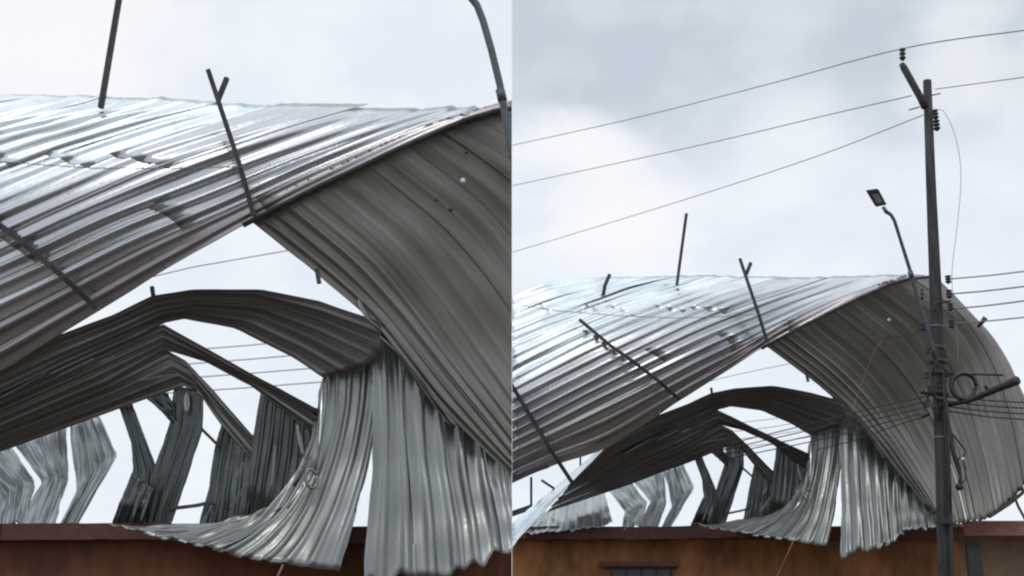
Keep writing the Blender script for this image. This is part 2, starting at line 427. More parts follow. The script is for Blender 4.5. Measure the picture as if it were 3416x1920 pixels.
def torn_roof(side):
    L = side.left
    who = 'closer wreck at left' if L else 'farther wreck at right'
    def root(name, u, v, d, label, cat='roof'):
        p = side.P(u, v, d)
        if L: p.x = min(p.x, -0.01)
        else: p.x = max(p.x, 0.01)
        return thing(name, p, label % who if '%' in label else label, cat)
    sd = 100 if L else 0
    # ---- A: lifted barrel-shaped roof slope, seen on its outer face
    A = [[(1640,1640,16.85),(1850,1545,16.85),(2034,1486,16.85),(2157,1407,16.82),(2300,1318,16.75),(2557,1152,16.55),(2800,1024,16.45),(2970,945,16.45),(3100,918,16.6)],
         [(1640,1525,16.6),(1850,1425,16.5),(2100,1300,16.42),(2330,1185,16.42),(2557,1085,16.62),(2780,992,16.92),(3000,918,17.3)],
         [(1640,1420,16.4),(1900,1290,16.3),(2150,1165,16.28),(2400,1052,16.5),(2580,985,16.8),(2780,920,17.3)],
         [(1640,1312,16.4),(1850,1205,16.35),(2080,1098,16.42),(2300,1010,16.8),(2560,921,17.4)],
         [(1640,1205,16.6),(1850,1105,16.75),(2100,1008,17.0),(2390,920,17.6)],
         [(1640,1110,17.1),(1850,1030,17.2),(2050,970,17.5),(2220,921,17.9)],
         [(1640,1015,17.8),(1800,962,17.9),(1930,936,18.1),(2010,925,18.3)]]
    r = root('lifted_roof_slope', 2200, 1200, 16.8, 'ribbed zinc roof slope blown upwards, outer face bright, %s')
    def lapA(s_):
        i = s_ * 6
        a = np.interp(i, [0, 1, 2, 3, 3.5, 6], [0.75, 0.58, 0.34, 0.12, 0.0, 0.0]); b = np.interp(i, [0, 1, 2, 3, 4, 5, 6], [1, 0.92, 0.68, 0.62, 0.5, 0.3, 0.1])
        return [float(b)] if s_ > 0.3 else [float(a)]
    sheets(side, r, A, 19, 9, 'zinc', amp=0.05, rva=0.8, lapf=lapA, nt=34, dent=0.016, fray=0.025, seed=3 + sd, vary=3.0,
           mats=['rusty', 'worn', 'worn', 'worn', 'zinc', 'zinc', 'zinc', 'zinc', 'zinc'], step=0.006, lift=0.05, crinkle=0.006,
           ampf=lambda s_, t_: 1.0 - 0.85 * max(0.0, min(1.0, (t_ - 0.72) / 0.26)) * (0.25 + 0.75 * min(1, s_ * 4)))
    # trim along the hip
    tube('hip_trim', [side.P(*p) for p in ((2540,1162,16.5),(2680,1085,16.42),(2830,1010,16.38),(2970,946,16.36),(3030,930,16.4),(3110,922,16.5))], 0.022, 'timber', r, side, n=6)
    # ---- B: the curled over-hanging slope, underside towards the street
    B = [[(2545,1146,16.68),(2690,1254,16.9),(2800,1345,17.08),(2900,1455,17.2),(3000,1580,17.2),(3095,1690,17.05)],
         [(2636,1082,16.62),(2810,1225,16.95),(2930,1360,17.25),(3035,1510,17.35),(3110,1640,17.2),(3160,1745,17.0)],
         [(2758,1020,16.6),(2940,1170,16.95),(3055,1310,17.25),(3140,1470,17.35),(3195,1630,17.2),(3220,1745,17.0)],
         [(2872,966,16.58),(3045,1110,16.95),(3150,1260,17.25),(3220,1420,17.35),(3270,1600,17.25),(3298,1728,17.05)],
         [(2966,932,16.6),(3145,1062,16.95),(3250,1220,17.3),(3310,1400,17.45),(3345,1560,17.4),(3362,1676,17.3)],
         [(3050,916,16.8),(3225,1052,17.1),(3325,1200,17.5),(3390,1380,17.7),(3425,1520,17.7),(3440,1606,17.7)],
         [(3125,930,17.1),(3305,1120,17.5),(3378,1240,17.9),(3440,1380,18.2),(3480,1480,18.3),(3500,1560,18.3)]]
    r = root('curled_roof_slope', 3000, 1300, 17.2, 'large roof slope curled over like a wave, brown-grey underside, %s')
    sheets(side, r, B, 26, 9, 'under', amp=0.030, laps=(), nt=40, dent=0.014, fray=0.0, seed=11 + sd, step=0.008, crinkle=0.009, rag=0.03, ampf=lambda s_, t_: 0.06 + 0.9 * max(0, 1 - s_ / 0.2) + 1.1 * max(0, (t_ - 0.5) / 0.5))
    # ---- C: dark slab below the lifted slope, breaking up into three strips to the right
    C1 = [[(1905,1606,17.0),(2034,1462,16.95),(2157,1396,16.92),(2300,1343,16.9),(2372,1310,16.9),(2450,1294,16.95),(2580,1284,17.0),(2700,1306,17.0),(2815,1337,17.0)],
          [(1892,1624,17.15),(2040,1502,17.1),(2190,1425,17.08),(2320,1368,17.08),(2388,1337,17.15),(2460,1322,17.2),(2580,1324,17.25),(2700,1366,17.2),(2808,1405,17.15)],
          [(1880,1642,17.3),(2042,1536,17.25),(2225,1444,17.22),(2340,1392,17.25),(2398,1362,17.4),(2434,1352,17.45),(2540,1367,17.5),(2640,1412,17.45),(2706,1452,17.4)]]
    r = root('arched_roof_strip', 2590, 1330, 17.2, 'upper dark strip of the hanging slab, arching over the white gap, %s', 'roof strip')
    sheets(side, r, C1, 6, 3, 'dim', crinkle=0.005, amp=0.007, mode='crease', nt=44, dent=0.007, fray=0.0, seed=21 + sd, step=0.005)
    C2 = [[(1880,1640,17.3),(2042,1534,17.27),(2225,1442,17.25),(2394,1365,17.4),(2500,1417,17.5),(2600,1465,17.5),(2699,1511,17.5)],
          [(1865,1656,17.45),(2060,1553,17.42),(2255,1462,17.4),(2396,1392,17.5),(2492,1427,17.6),(2585,1470,17.6),(2699,1535,17.6)],
          [(1850,1674,17.6),(2080,1572,17.55),(2285,1482,17.5),(2399,1413,17.6),(2480,1430,17.7),(2572,1472,17.7),(2699,1568,17.7)]]
    r = root('diagonal_roof_strip', 2500, 1425, 17.5, 'middle dark strip of the slab, slanting down across the white gap, %s', 'roof strip')
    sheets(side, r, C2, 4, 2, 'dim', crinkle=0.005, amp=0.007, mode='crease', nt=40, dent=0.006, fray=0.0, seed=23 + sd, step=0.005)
    C3 = [[(1850,1672,17.6),(2080,1570,17.57),(2285,1480,17.55),(2399,1412,17.65),(2444,1434,17.75),(2507,1494,17.8),(2592,1582,17.8)],
          [(1838,1686,17.75),(2090,1590,17.72),(2295,1508,17.7),(2420,1446,17.75),(2462,1466,17.82),(2513,1522,17.85),(2588,1600,17.85)],
          [(1822,1704,17.9),(2100,1612,17.9),(2300,1538,17.85),(2442,1480,17.85),(2482,1502,17.9),(2519,1552,17.9),(2582,1620,17.9)]]
    r = root('crossing_roof_strip', 2460, 1470, 17.8, 'lowest dark strip of the slab, bent down towards the inner panel, %s', 'roof strip')
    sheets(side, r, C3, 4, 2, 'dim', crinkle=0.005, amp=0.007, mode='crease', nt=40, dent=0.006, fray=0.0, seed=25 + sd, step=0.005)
    # ---- D: front curtain fanning up from the eaves
    D = [[(2296,1750,17.0),(2360,1750,17.25),(2440,1748,17.5),(2530,1738,17.7)],
         [(2380,1765,16.95),(2460,1755,17.2),(2560,1735,17.5),(2645,1688,17.7)],
         [(2460,1780,16.9),(2545,1748,17.15),(2625,1695,17.45),(2692,1625,17.65)],
         [(2550,1793,16.85),(2625,1738,17.1),(2682,1650,17.4),(2708,1540,17.6),(2708,1440,17.6)],
         [(2645,1808,16.8),(2702,1725,17.05),(2738,1600,17.35),(2752,1480,17.5),(2752,1375,17.55)],
         [(2756,1828,16.8),(2780,1735,17.0),(2794,1640,17.22),(2812,1500,17.45),(2820,1345,17.5)]]
    r = root('fanned_roof_curtain', 2650, 1700, 17.2, 'grey roof sheets fanning up from the eaves, %s')
    sheets(side, r, D, 12, 4, 'grey', amp=0.032, nt=30, crinkle=0.02, rag=0.02, ragtop=0.2, rva=0.5, dent=0.016, fray=0.01, seed=41 + sd, step=0.008)
    # ---- E: hanging panel at the right of the slit
    E = [[(2776,1290,17.5),(2796,1450,17.3),(2801,1640,17.05),(2799,1872,16.75)],
         [(2850,1340,17.55),(2860,1520,17.33),(2872,1700,17.06),(2882,1852,16.78)],
         [(2925,1410,17.6),(2928,1585,17.36),(2942,1730,17.08),(2952,1836,16.82)],
         [(2995,1490,17.6),(2996,1630,17.36),(3004,1730,17.08),(3010,1797,16.88)],
         [(3060,1560,17.55),(3060,1670,17.3),(3068,1740,17.08),(3076,1785,16.92)],
         [(3125,1630,17.45),(3120,1705,17.2),(3130,1745,17.02),(3144,1768,16.88)]]
    r = root('hanging_roof_panel', 2930, 1700, 17.0, 'vertical grey roof sheets hanging ragged over the wall top, %s')
    sheets(side, r, E, 10, 5, 'grey', amp=0.040, nt=30, dent=0.018, fray=0.05, seed=51 + sd, step=0.022, crinkle=0.01, rag=0.05, ragtop=0.1, rva=0.6)
    # ---- fold between B and E
    r0 = root('fold_strip', 2900, 1440, 17.0, 'crumpled dark fold strip where the curled slope meets the hanging panel, %s', 'roof strip')
    sheets(side, r0, [[(2760,1290,16.95),(2830,1370,17.1),(2900,1450,17.2),(2960,1530,17.2)], [(2790,1330,17.05),(2850,1400,17.12),(2905,1475,17.18),(2945,1535,17.2)]], 2, 1, 'under', amp=0.03, dent=0.03, seed=55 + sd, name='strip')
    # ---- H / K / M / N: dark folded strips inside the gap
    def strip(name, label, curves, ribs, panels, mat, seed, tuck=True, **kw):
        u, v, d = curves[0][len(curves[0]) // 2]
        if tuck: curves = [c[:-1] + [(c[-1][0], c[-1][1] + 16, 17.85)] for c in curves]
        rr = root(name, u, v, d, label, 'roof strip')
        sheets(side, rr, curves, ribs, panels, mat, seed=seed + sd, nt=16, fray=kw.pop('fray', 0.0), dent=kw.pop('dent', 0.008), amp=kw.pop('amp', 0.014), step=0.004, mode=kw.pop('mode', 'crease'), **kw)
        return rr
    strip('inner_roof_panel', 'dark green-grey ribbed panel seen through the gap, %s',
          [[(2590,1484,17.8),(2580,1570,17.8),(2570,1660,17.7),(2560,1748,17.6)], [(2640,1496,17.75),(2632,1600,17.75),(2622,1680,17.65),(2612,1760,17.55)],
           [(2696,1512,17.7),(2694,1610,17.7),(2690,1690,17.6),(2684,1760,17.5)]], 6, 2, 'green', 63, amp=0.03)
    strip('inner_roof_flap', 'dark upright flap left of the inner panel behind the eaves, %s',
          [[(2516,1548,18.0),(2504,1600,18.0),(2490,1680,17.9),(2470,1750,17.8)], [(2545,1560,17.95),(2535,1620,17.95),(2525,1690,17.85),(2512,1752,17.75)],
           [(2592,1570,17.9),(2585,1620,17.9),(2578,1690,17.8),(2566,1752,17.7)]], 5, 2, 'green', 65, amp=0.022)
    strip('leaning_roof_strip', 'broad dark strip leaning like the right arm of a V, %s',
          [[(2424,1480,17.9),(2416,1550,17.9),(2386,1642,17.85),(2366,1752,17.7)], [(2450,1484,17.85),(2448,1560,17.85),(2416,1650,17.8),(2380,1752,17.65)],
           [(2480,1488,17.9),(2480,1560,17.9),(2448,1660,17.85),(2412,1752,17.7)]], 4, 1, 'green', 69, amp=0.01)
    strip('upright_roof_strip', 'narrow dark strip forming the left arm of a V, %s',
          [[(2316,1528,17.95),(2342,1600,17.95),(2346,1655,17.9),(2308,1754,17.75)], [(2342,1518,18.0),(2366,1580,18.0),(2394,1645,17.95),(2398,1754,17.8)]], 3, 1, 'green', 71)
    strip('striped_roof_scrap', 'small dark scrap at the foot of the V, %s',
          [[(2344,1660,17.7),(2320,1710,17.65),(2296,1752,17.6)], [(2366,1670,17.7),(2346,1715,17.65),(2326,1754,17.6)], [(2386,1680,17.7),(2372,1720,17.65),(2360,1754,17.6)]], 4, 1, 'green', 75, amp=0.02)
    strip('short_roof_scrap', 'small dark scrap under the slab end beside the V, %s',
          [[(2368,1506,17.82),(2400,1532,17.85),(2420,1552,17.88)], [(2410,1494,17.82),(2425,1520,17.85),(2432,1550,17.88)]], 2, 1, 'green', 73, tuck=False)
    # ---- Q: pale curtain below the slab, with slits to the sky
    Q = [('pale_roof_curtain', 'pale crumpled roof sheets between slab and wall at far left, %s',
          [[(1790,1715,18.45),(1770,1745,17.95),(1744,1782,17.6)], [(1860,1690,18.45),(1845,1735,17.95),(1830,1778,17.6)], [(1940,1662,18.45),(1935,1715,17.9),(1930,1772,17.6)], [(2016,1634,18.45),(2030,1690,17.9),(2046,1752,17.6)]], 12, 4, 'pale'),
         ('torn_roof_flap', 'grey torn flap beside the triangular slit under the slab, %s',
          [[(2024,1632,18.45),(2084,1702,18.05),(2074,1748,17.7)], [(2062,1618,18.45),(2120,1690,18.05),(2112,1740,17.7)], [(2106,1603,18.45),(2160,1678,18.05),(2140,1738,17.7)]], 5, 2, 'pale'),
         ('creased_roof_flap', 'creased grey flap between two narrow slits under the slab, %s',
          [[(2112,1601,18.45),(2170,1674,18.05),(2122,1752,17.7)], [(2165,1585,18.45),(2196,1670,18.05),(2155,1752,17.7)], [(2216,1566,18.45),(2222,1680,18.05),(2192,1750,17.7)]], 6, 2, 'pale'),
         ('pointed_roof_flap', 'grey flap with a pointed right edge before the curved slit, %s',
          [[(2214,1566,18.1),(2238,1690,17.95),(2200,1752,17.7)], [(2246,1552,18.4),(2280,1650,18.05),(2214,1754,17.7)], [(2276,1543,18.45),(2318,1628,18.05),(2228,1756,17.7)]], 5, 2, 'pale')]
    for i, (nm, lab, cv, rb, pn, mt) in enumerate(Q):
        rr = root(nm, *cv[0][1], lab, 'roof strip')
        if i: cv = [c[:-1] + [(c[-1][0], c[-1][1] + 18, 17.85)] for c in cv]
        sheets(side, rr, cv, rb, pn, mt, seed=81 + i + sd, nt=20, fray=0.02, amp=0.022, dent=0.016, step=0.008, mode='crease', crinkle=0.03, rag=0.03)
    # ---- bright edge strip folded up at the left end of the slab
    strip('edge_roof_strip', 'bright folded edge strip running up the left end of the dark slab, %s',
          [[(1640,1815,17.3),(1760,1700,17.25),(1880,1602,17.2),(2036,1466,17.0)], [(1640,1872,17.05),(1760,1740,17.0),(1890,1618,16.95),(2034,1476,16.9)], [(1640,1930,16.85),(1730,1800,16.8),(1860,1660,16.8),(2030,1482,16.85)]], 5, 1, 'zinc', 91, tuck=False)
    # ---- torn edges curling off the dark strips, catching the sky
    sv = root('torn_slivers', 2600, 1650, 17.4, 'thin bright torn metal slivers curling inside the gap, %s', 'metal scraps')
    for q, (u0, v0, u1, v1, w_, d_) in enumerate(((2560,1620,2546,1650,7,17.6),(2570,1656,2534,1708,9,17.55),(2621,1586,2615,1668,7,17.5),(2660,1545,2674,1606,11,17.55),(2690,1600,2656,1660,8,17.35),
            (2640,1700,2604,1722,11,17.3),(2349,1474,2424,1460,6,17.5),(2270,1442,2304,1428,7,17.2),(2084,1512,2170,1462,4,17.15),(2190,1470,2262,1432,4,17.1),(2360,1690,2344,1738,6,17.55),(2378,1690,2360,1742,6,17.55),
            (2262,1560,2272,1640,6,17.8),(2238,1600,2246,1660,5,17.8),(2190,1600,2200,1660,5,17.8),(2500,1700,2478,1745,5,17.5),(2446,1492,2448,1530,17,17.7))):
        bm = bmesh.new(); ln = []
        for b in range(9):
            t = b / 8; ww = w_ * 0.6 * math.sin(math.pi * (0.06 + 0.88 * t)) ** 0.8; row = []
            for a in range(4):
                f = a / 3 - 0.5
                du, dv = (v1 - v0), -(u1 - u0); n_ = math.hypot(du, dv)
                row.append(bm.verts.new(side.P(u0 + (u1 - u0) * t + du / n_ * ww * f, v0 + (v1 - v0) * t + dv / n_ * ww * f, d_ + 0.05 * math.cos(f * 3) - 0.10 * f * (1 if dv / n_ >= 0 else -1) * -1)))
            ln.append(row)
        for b in range(8):
            for a in range(3): bm.faces.new((ln[b][a], ln[b][a + 1], ln[b + 1][a + 1], ln[b + 1][a]))
        link('sliver', bm, 'pale', sv, solid=0.003, side=side)
    # ---- timbers
    def timber(name, label, pts, r, cat='timber', mat='timber', sq=True):
        bm = bmesh.new(); tube_bm(bm, [side.P(*p) for p in pts], r, 8, sq)
        return tag(link(name, bm, mat, None, smooth=not sq, side=side), label % who, cat)
    timber('roof_batten', 'dark batten lying down across the bright slope, %s', [(1934,1066,16.45),(2034,1150,16.18),(2114,1206,16.1),(2200,1272,16.16),(2266,1330,16.4)], 0.024)
    if not L: timber('roof_batten', 'long dark batten at the left end of the bright slope, %s', [(1640,1210,16.2),(1709,1286,16.15),(1834,1494,16.36),(1910,1610,16.7)], 0.03)
    y = root('forked_post', 2557, 1140, 16.5, 'thin forked post rising from the hip of the bright slope, %s', 'post')
    tube('stem', [side.P(*p) for p in ((2560,1142,16.35),(2530,1045,16.3),(2468,862,16.3))], 0.022, 'timber', y, side, square=True)
    tube('fork', [side.P(*p) for p in ((2488,918,16.32),(2496,898,16.3),(2505,876,16.3))], 0.022, 'timber', y, side, square=True)
    if L:
        bm = bmesh.new(); tube_bm(bm, [LR.P(400, -20, 17.2), LR.P(342, 326, 17.2), LR.P(336, 360, 17.2)], 0.026, 8, True)
        tag(link('roof_post', bm, 'timber', None, smooth=False, side=side), 'straight dark post standing behind the slope top, cut by the picture top at left', 'post')
    else:
        timber('roof_post', 'straight leaning dark post behind the slope top, %s', [(2290,712,17.2),(2262,920,17.3),(2258,950,17.3)], 0.024, 'post')
        timber('bent_stub', 'short bent dark stub on the left slope top, %s', [(2034,915,17.2),(2018,952,17.2),(2012,986,17.25),(2006,998,17.3)], 0.03, 'post')
    timber('roof_peg', 'small dark peg under the edge of the curled slope, %s', [(2690,1244,16.85),(2696,1272,16.85)], 0.02, 'peg')
    timber('roof_nail_block', 'small dark peg standing on the left of the arched strip, %s', [(2372,1292,16.95),(2376,1316,16.95)], 0.018, 'peg')
    timber('short_stay', 'short dark stay between the V strip and the inner flap, %s', [(2474,1556,17.9),(2512,1590,17.9)], 0.014)
    timber('low_stay', 'thin dark stay low in the gap behind the eaves, %s', [(2412,1714,17.75),(2470,1702,17.75),(2500,1694,17.75)], 0.016)
    if not L:
        timber('eaves_strut', 'short upright dark strut in the white gap at far left, %s', [(1772,1590,17.3),(1772,1690,17.3)], 0.02, 'strut')
        timber('thin_strut', 'thin upright strut in the small gap under the bright slope, %s', [(1936,1500,17.2),(1936,1560,17.2)], 0.014, 'strut')
        timber('slanted_stay', 'short dark slanted stay in the white gap at far left, %s', [(1806,1600,17.25),(1852,1630,17.25)], 0.018, 'strut')
        timber('dark_edge_bar', 'dark bar along the lower left edge of the bright slope, %s', [(1640,1622,16.7),(1760,1576,16.7),(1830,1552,16.7)], 0.03, 'timber')
        timber('rail_bar', 'dark rail behind the edge strip at far left, %s', [(1640,1735,17.5),(1772,1690,17.4)], 0.04, 'timber')
    # long light-grey cleat and loop at the slit
    lp = root('wire_loop', 2692, 1645, 17.0, 'small pale loop of bent strip beside the white slit, %s', 'loop')
    c = [(2691 + 9 * math.cos(a) + 7 * math.sin(a), 1648 + 17 * math.sin(a) - 7 * math.cos(a), 17.0 + 0.03 * math.cos(a)) for a in [i * math.pi / 8 for i in range(17)]]
    tube('ring', [side.P(*p) for p in c], 0.013, 'grey', lp, side, n=6)
    tube('tail', [side.P(*p) for p in ((2676,1660,17.0),(2662,1682,16.98),(2648,1704,16.96))], 0.012, 'zinc', lp, side, n=6)
    tube('hanger', [side.P(*p) for p in ((2706,1455,17.1),(2704,1560,17.05),(2700,1632,17.0))], 0.010, 'zinc', lp, side, n=6)
    # string under the eaves
    timber('hanging_string', 'pale string slanting down from the eaves across the wall, %s', [(2645,1806,16.7),(2620,1860,16.8),(2590,1925,16.9),(2560,2000,17.0)], 0.008, 'string', 'fascia', False)
    # cable lying over the slope, faint cables behind the gap
    timber('roof_cable', 'thin dark cable sagging across the bright slope, %s', [(1640,1002,16.0),(1709,1013,16.0),(1860,1036,16.0),(2060,1052,16.0),(2250,1060,16.1),(2400,1056,16.15),(2552,1046,16.25)], 0.0045, 'cable', 'wire', False)
    for i in range(4):
        timber('far_cable', ['uppermost', 'second', 'third', 'lowest'][i] + ' of the faint cables seen through the lower gap, %s', [(2330,1430 + 27 * i - 6,30),(2560,1398 + 27 * i,30),(2840,1352 + 27 * i,30)], 0.009, 'cable', 'faint', False)
    timber('single_far_cable', 'faint single cable seen through the upper gap, %s', [(2200,1310,30),(2450,1250,30),(2760,1185,30)], 0.009, 'cable', 'faint', False)
    # nail holes in the curl added as dark balls; white ball paints light
    for k, (u, v, rr, m_) in enumerate(((2965, 1066, 0.022, 'white'), (2947, 1128, 0.02, 'black'), (2918, 1108, 0.016, 'black'), (2972, 1010, 0.016, 'black'))):
        bm = bmesh.new(); p = side.P(u, v, 16.62)
        bmesh.ops.create_uvsphere(bm, u_segments=10, v_segments=6, radius=rr, matrix=Matrix.Translation(p) @ Matrix.Scale(0.5, 4, (0, 1, 0)))
        tag(link('roof_washer', bm, m_, None, side=side), ['pale round washer', 'dark round washer just below the pale one', 'small dark washer left of the lower one', 'small dark washer near the hip'][k] + ' on the curled underside, ' + who, 'washer')
torn_roof(R_); torn_roof(L_)

# ================================================================== POLE, LAMP, WIRES
DP = 14.5
def P(u, v, d=DP): return at(u, v, d)
pole = thing('utility_pole', at(3150, 2300, DP), 'tall dark utility pole with slanted top arm before the curled roof', 'utility pole')
px = DP / F_PX
base = P(3158, 1935); base2 = base + (base - P(3140, 1500)).normalized() * 2.6
tube('post', [P(3093, 270), P(3105, 600), P(3118, 900), P(3130, 1200), P(3143, 1500), P(3152, 1800), base, base2], [15 * px, 17 * px, 20 * px, 23 * px, 24 * px, 25 * px, 26 * px, 27 * px], 'pole', pole, n=14)
tube('top_arm', [P(3008, 214, DP - .05), P(3016, 228, DP - .06), P(3070, 325, DP - .08), P(3086, 358, DP - .1)], [10 * px, 13 * px, 13 * px, 14 * px], 'pole', pole, n=10)
def insulator(parent, u0, v0, u1, v1, r, d=DP, name='insulator'):
    a, b = P(u0, v0, d), P(u1, v1, d); pts, rs = [], []
    for i in range(13):
        t = i / 12; pts.append(a.lerp(b, t)); rs.append(r * px * (1.0 if i % 4 in (1, 2) else 0.62) * (0.8 if i in (0, 12) else 1))
    return tube(name, pts, rs, 'porcelain', parent, n=10)
insulator(pole, 3010, 162, 3011, 202, 12)
insulator(pole, 3118, 366, 3122, 398, 12, DP - .1); insulator(pole, 3122, 400, 3126, 436, 13, DP - .1)
tube('bolt', [P(3032, 367, DP - .12), P(3068, 357, DP - .12)], 0.008, 'bar', pole, n=6)
tube('bolt', [P(3100, 320, DP - .02), P(3138, 312, DP - .02)], 0.008, 'bar', pole, n=6)
for (u0, v0, u1, v1, r) in ((3162,918,3164,945,11),(3165,966,3168,994,11),(3170,1010,3172,1036,10),(3174,1066,3175,1094,10),(3118,1012,3119,1036,7),(3078,1074,3080,1102,10),(3075,960,3076,1000,6)):
    insulator(pole, u0, v0, u1, v1, r, DP - .12)
# cross-tie hardware
tube('bracket', [P(3128, 1010, DP - .1), P(3172, 1004, DP - .12)], 0.014, 'bar', pole, n=6)
for v, w in ((1160, 30), (1205, 34), (1245, 32), (1312, 36), (1358, 32)):
    u = 3130 + (v - 1200) * 0.043
    tube('clamp', [P(u, v - 7), P(u, v + 7)], (w * 0.82) * px, 'bar', pole, n=14)
for (u0, v0, u1, v1, r) in ((3094,1158,3096,1180,8),(3092,1238,3094,1262,8),(3070,1304,3112,1312,10),(3080,1336,3094,1358,9),(3076,1388,3100,1376,9),(3120,1325,3150,1332,8),(3098,1284,3102,1300,7),(3152,1166,3156,1190,8),(3158,1230,3160,1256,8)):
    insulator(pole, u0, v0, u1, v1, r, DP - .18)
tube('conduit', [P(3150, 1240, DP - .12), P(3152, 1400, DP - .13), P(3166, 1560, DP - .13), P(3176, 1935, DP - .13), P(3180, 2250, DP - .13)], 6.5 * px, 'black', pole, n=8)
box('junction_box', 'pole', pole, P(3126, 1740).x, P(3164, 1740).x, DP - .16, DP - .10, P(3126, 1750).z, P(3126, 1726).z, 0.006)
tube('stay_plate', [P(3130, 1400, DP - .1), P(3124, 1330, DP - .12)], 0.02, 'bar', pole, n=6)

rt = random.Random(5)
for q in range(9):
    v0 = rt.uniform(1150, 1330); v1 = v0 + rt.uniform(40, 150); sd_ = rt.choice((-1, 1)); w_ = rt.uniform(14, 44)
    pts = [P(3130 + sd_ * w_ * math.sin(math.pi * i / 8) * rt.uniform(0.8, 1.1) + (v0 - 1200) * 0.043, v0 + (v1 - v0) * i / 8, DP - .2 - 0.03 * math.sin(i)) for i in range(9)]
    tube('jumper_cable', [spline(pts, i / 24) for i in range(25)], 1.9 * px, 'black', pole, n=6)
for v in (1090, 1460):
    u = float(np.interp(v, [270, 600, 900, 1200, 1500, 1800], [3093, 3105, 3118, 3130, 3143, 3152])); rr = float(np.interp(v, [270, 1200, 1900], [15, 23, 26])) + 0.8
    tube('band', [P(u, v - 4), P(u, v + 4)], rr * px, 'lamp', pole, n=14)
# cable coil
coil = thing('cable_coil', P(3213, 1287, DP - .2), 'round black cable coil hanging on the right of the pole', 'cable coil')
for i, (rr, dy) in enumerate(((41, 0), (44, .03), (38, .05), (42, -.03))):
    tube('turn', [P(3213 + rr * math.cos(a) + i, 1287 + (rr + 1) * math.sin(a), DP - .2 + dy) for a in [k * math.pi / 14 for k in range(29)]], 4.4 * px, 'black', coil, n=8)
# dangling leads
lead = thing('dangling_leads', P(3180, 1500, DP - .2), 'bundle of black leads dangling below the cable coil', 'cable')
tube('lead', [P(3158, 1330, DP - .2), P(3162, 1400, DP - .2), P(3172, 1460, DP - .2), P(3182, 1515, DP - .2), P(3196, 1552, DP - .2), P(3204, 1590, DP - .2), P(3200, 1612, DP - .2)], [4 * px, 6 * px, 8 * px, 8 * px, 9 * px, 5 * px, 4 * px], 'black', lead, n=8)
tube('lead', [P(3170, 1440, DP - .22), P(3188, 1458, DP - .22), P(3208, 1486, DP - .22), P(3222, 1504, DP - .22), P(3214, 1520, DP - .22), P(3198, 1530, DP - .22)], 3 * px, 'black', lead, n=6)
tube('lead', [P(3214, 1530, DP - .22), P(3222, 1560, DP - .22), P(3220, 1600, DP - .22), P(3206, 1610, DP - .22)], 2.4 * px, 'black', lead, n=6)
tube('lead', [P(3164, 1400, DP - .2), P(3166, 1500, DP - .2), P(3170, 1600, DP - .2), P(3172, 1700, DP - .2)], 4 * px, 'black', lead, n=6)
bm = bmesh.new(); bmesh.ops.create_uvsphere(bm, u_segments=12, v_segments=8, radius=13 * px, matrix=Matrix.Translation(P(3200, 1622, DP - .2)))
link('connector', bm, 'black', lead)
bm = bmesh.new(); bmesh.ops.create_uvsphere(bm, u_segments=10, v_segments=6, radius=5.5 * px, matrix=Matrix.Translation(P(3211, 1529, DP - .25)))
link('tag', bm, 'white', lead)
# black cross arm reaching towards the street
arm = thing('cross_arm', P(3160, 1345), 'thick black arm reaching out right of the cable coil', 'pole arm')
tube('beam', [P(3150, 1352, DP - .1), P(3230, 1336, DP - .25), P(3275, 1318, DP - .4), P(3330, 1294, DP - .6), P(3392, 1268, DP - .9)], [7 * px, 8 * px, 10 * px, 12 * px, 15 * px], 'black', arm, n=12)
tube('brace', [P(3160, 1248, DP - .1), P(3240, 1246, DP - .2), P(3345, 1250, DP - .55)], 4 * px, 'black', arm, n=6)
insulator(arm, 3286, 1284, 3300, 1302, 9, DP - .45)

# street lamps
def lamp(label, head, armpts, side, r0, d, scale=1.0):
    rt = thing('street_lamp', armpts[-1], label, 'street lamp')
    tube('arm', armpts, r0, 'lamp', rt, side, n=10)
    return rt
rl = lamp('slim street lamp on a bent arm fixed left of the utility pole', None,
          [P(2946, 690, DP - .55), P(2956, 706, DP - .55), P(2972, 716, DP - .5), P(2984, 736, DP - .48), P(3004, 800, DP - .42), P(3034, 895, DP - .34), P(3045, 936, DP - .32), P(3075, 1039, DP - .26), P(3111, 1158, DP - .2), P(3128, 1225, DP - .16)], None,
          [6 * px, 7 * px, 6 * px, 6 * px, 6 * px, 6.5 * px, 7.5 * px, 7 * px, 7 * px, 7 * px], DP)
tube('collar', [P(3036, 905, DP - .335), P(3042, 925, DP - .325)], 9.5 * px, 'lamp', rl, n=10)
# lamp head: flat tapered luminaire tilted to show its underside
hc = [P(2888, 636, DP - .75), P(2931, 630, DP - .72), P(2960, 684, DP - .5), P(2922, 692, DP - .52)]
up = (hc[1] - hc[0]).cross(hc[2] - hc[0]).normalized()
if up.z < 0: up = -up
bm = bmesh.new(); lo = [bm.verts.new(p) for p in hc]; hi = [bm.verts.new(p + up * 0.05 + (sum(hc, Vector()) / 4 - p) * 0.18) for p in hc]
bm.faces.new(lo); bm.faces.new(hi[::-1])
for k in range(4): bm.faces.new((lo[k], lo[(k + 1) % 4], hi[(k + 1) % 4], hi[k]))
bmesh.ops.recalc_face_normals(bm, faces=bm.faces[:]); bmesh.ops.bevel(bm, geom=bm.edges[:], offset=0.008, segments=2, affect='EDGES')
head = link('lamp_head', bm, 'lamp', rl, smooth=False)
cc = sum(hc, Vector()) / 4; bm = bmesh.new(); q = [bm.verts.new(cc + (p - cc) * 0.5 - up * (0.004 if i < 4 else 0)) for i, p in enumerate(hc)]
q2 = [bm.verts.new(v.co - up * 0.008) for v in q]; bm.faces.new(q); bm.faces.new(q2[::-1])
for k in range(4): bm.faces.new((q[k], q[(k + 1) % 4], q2[(k + 1) % 4], q2[k]))
bmesh.ops.recalc_face_normals(bm, faces=bm.faces[:])
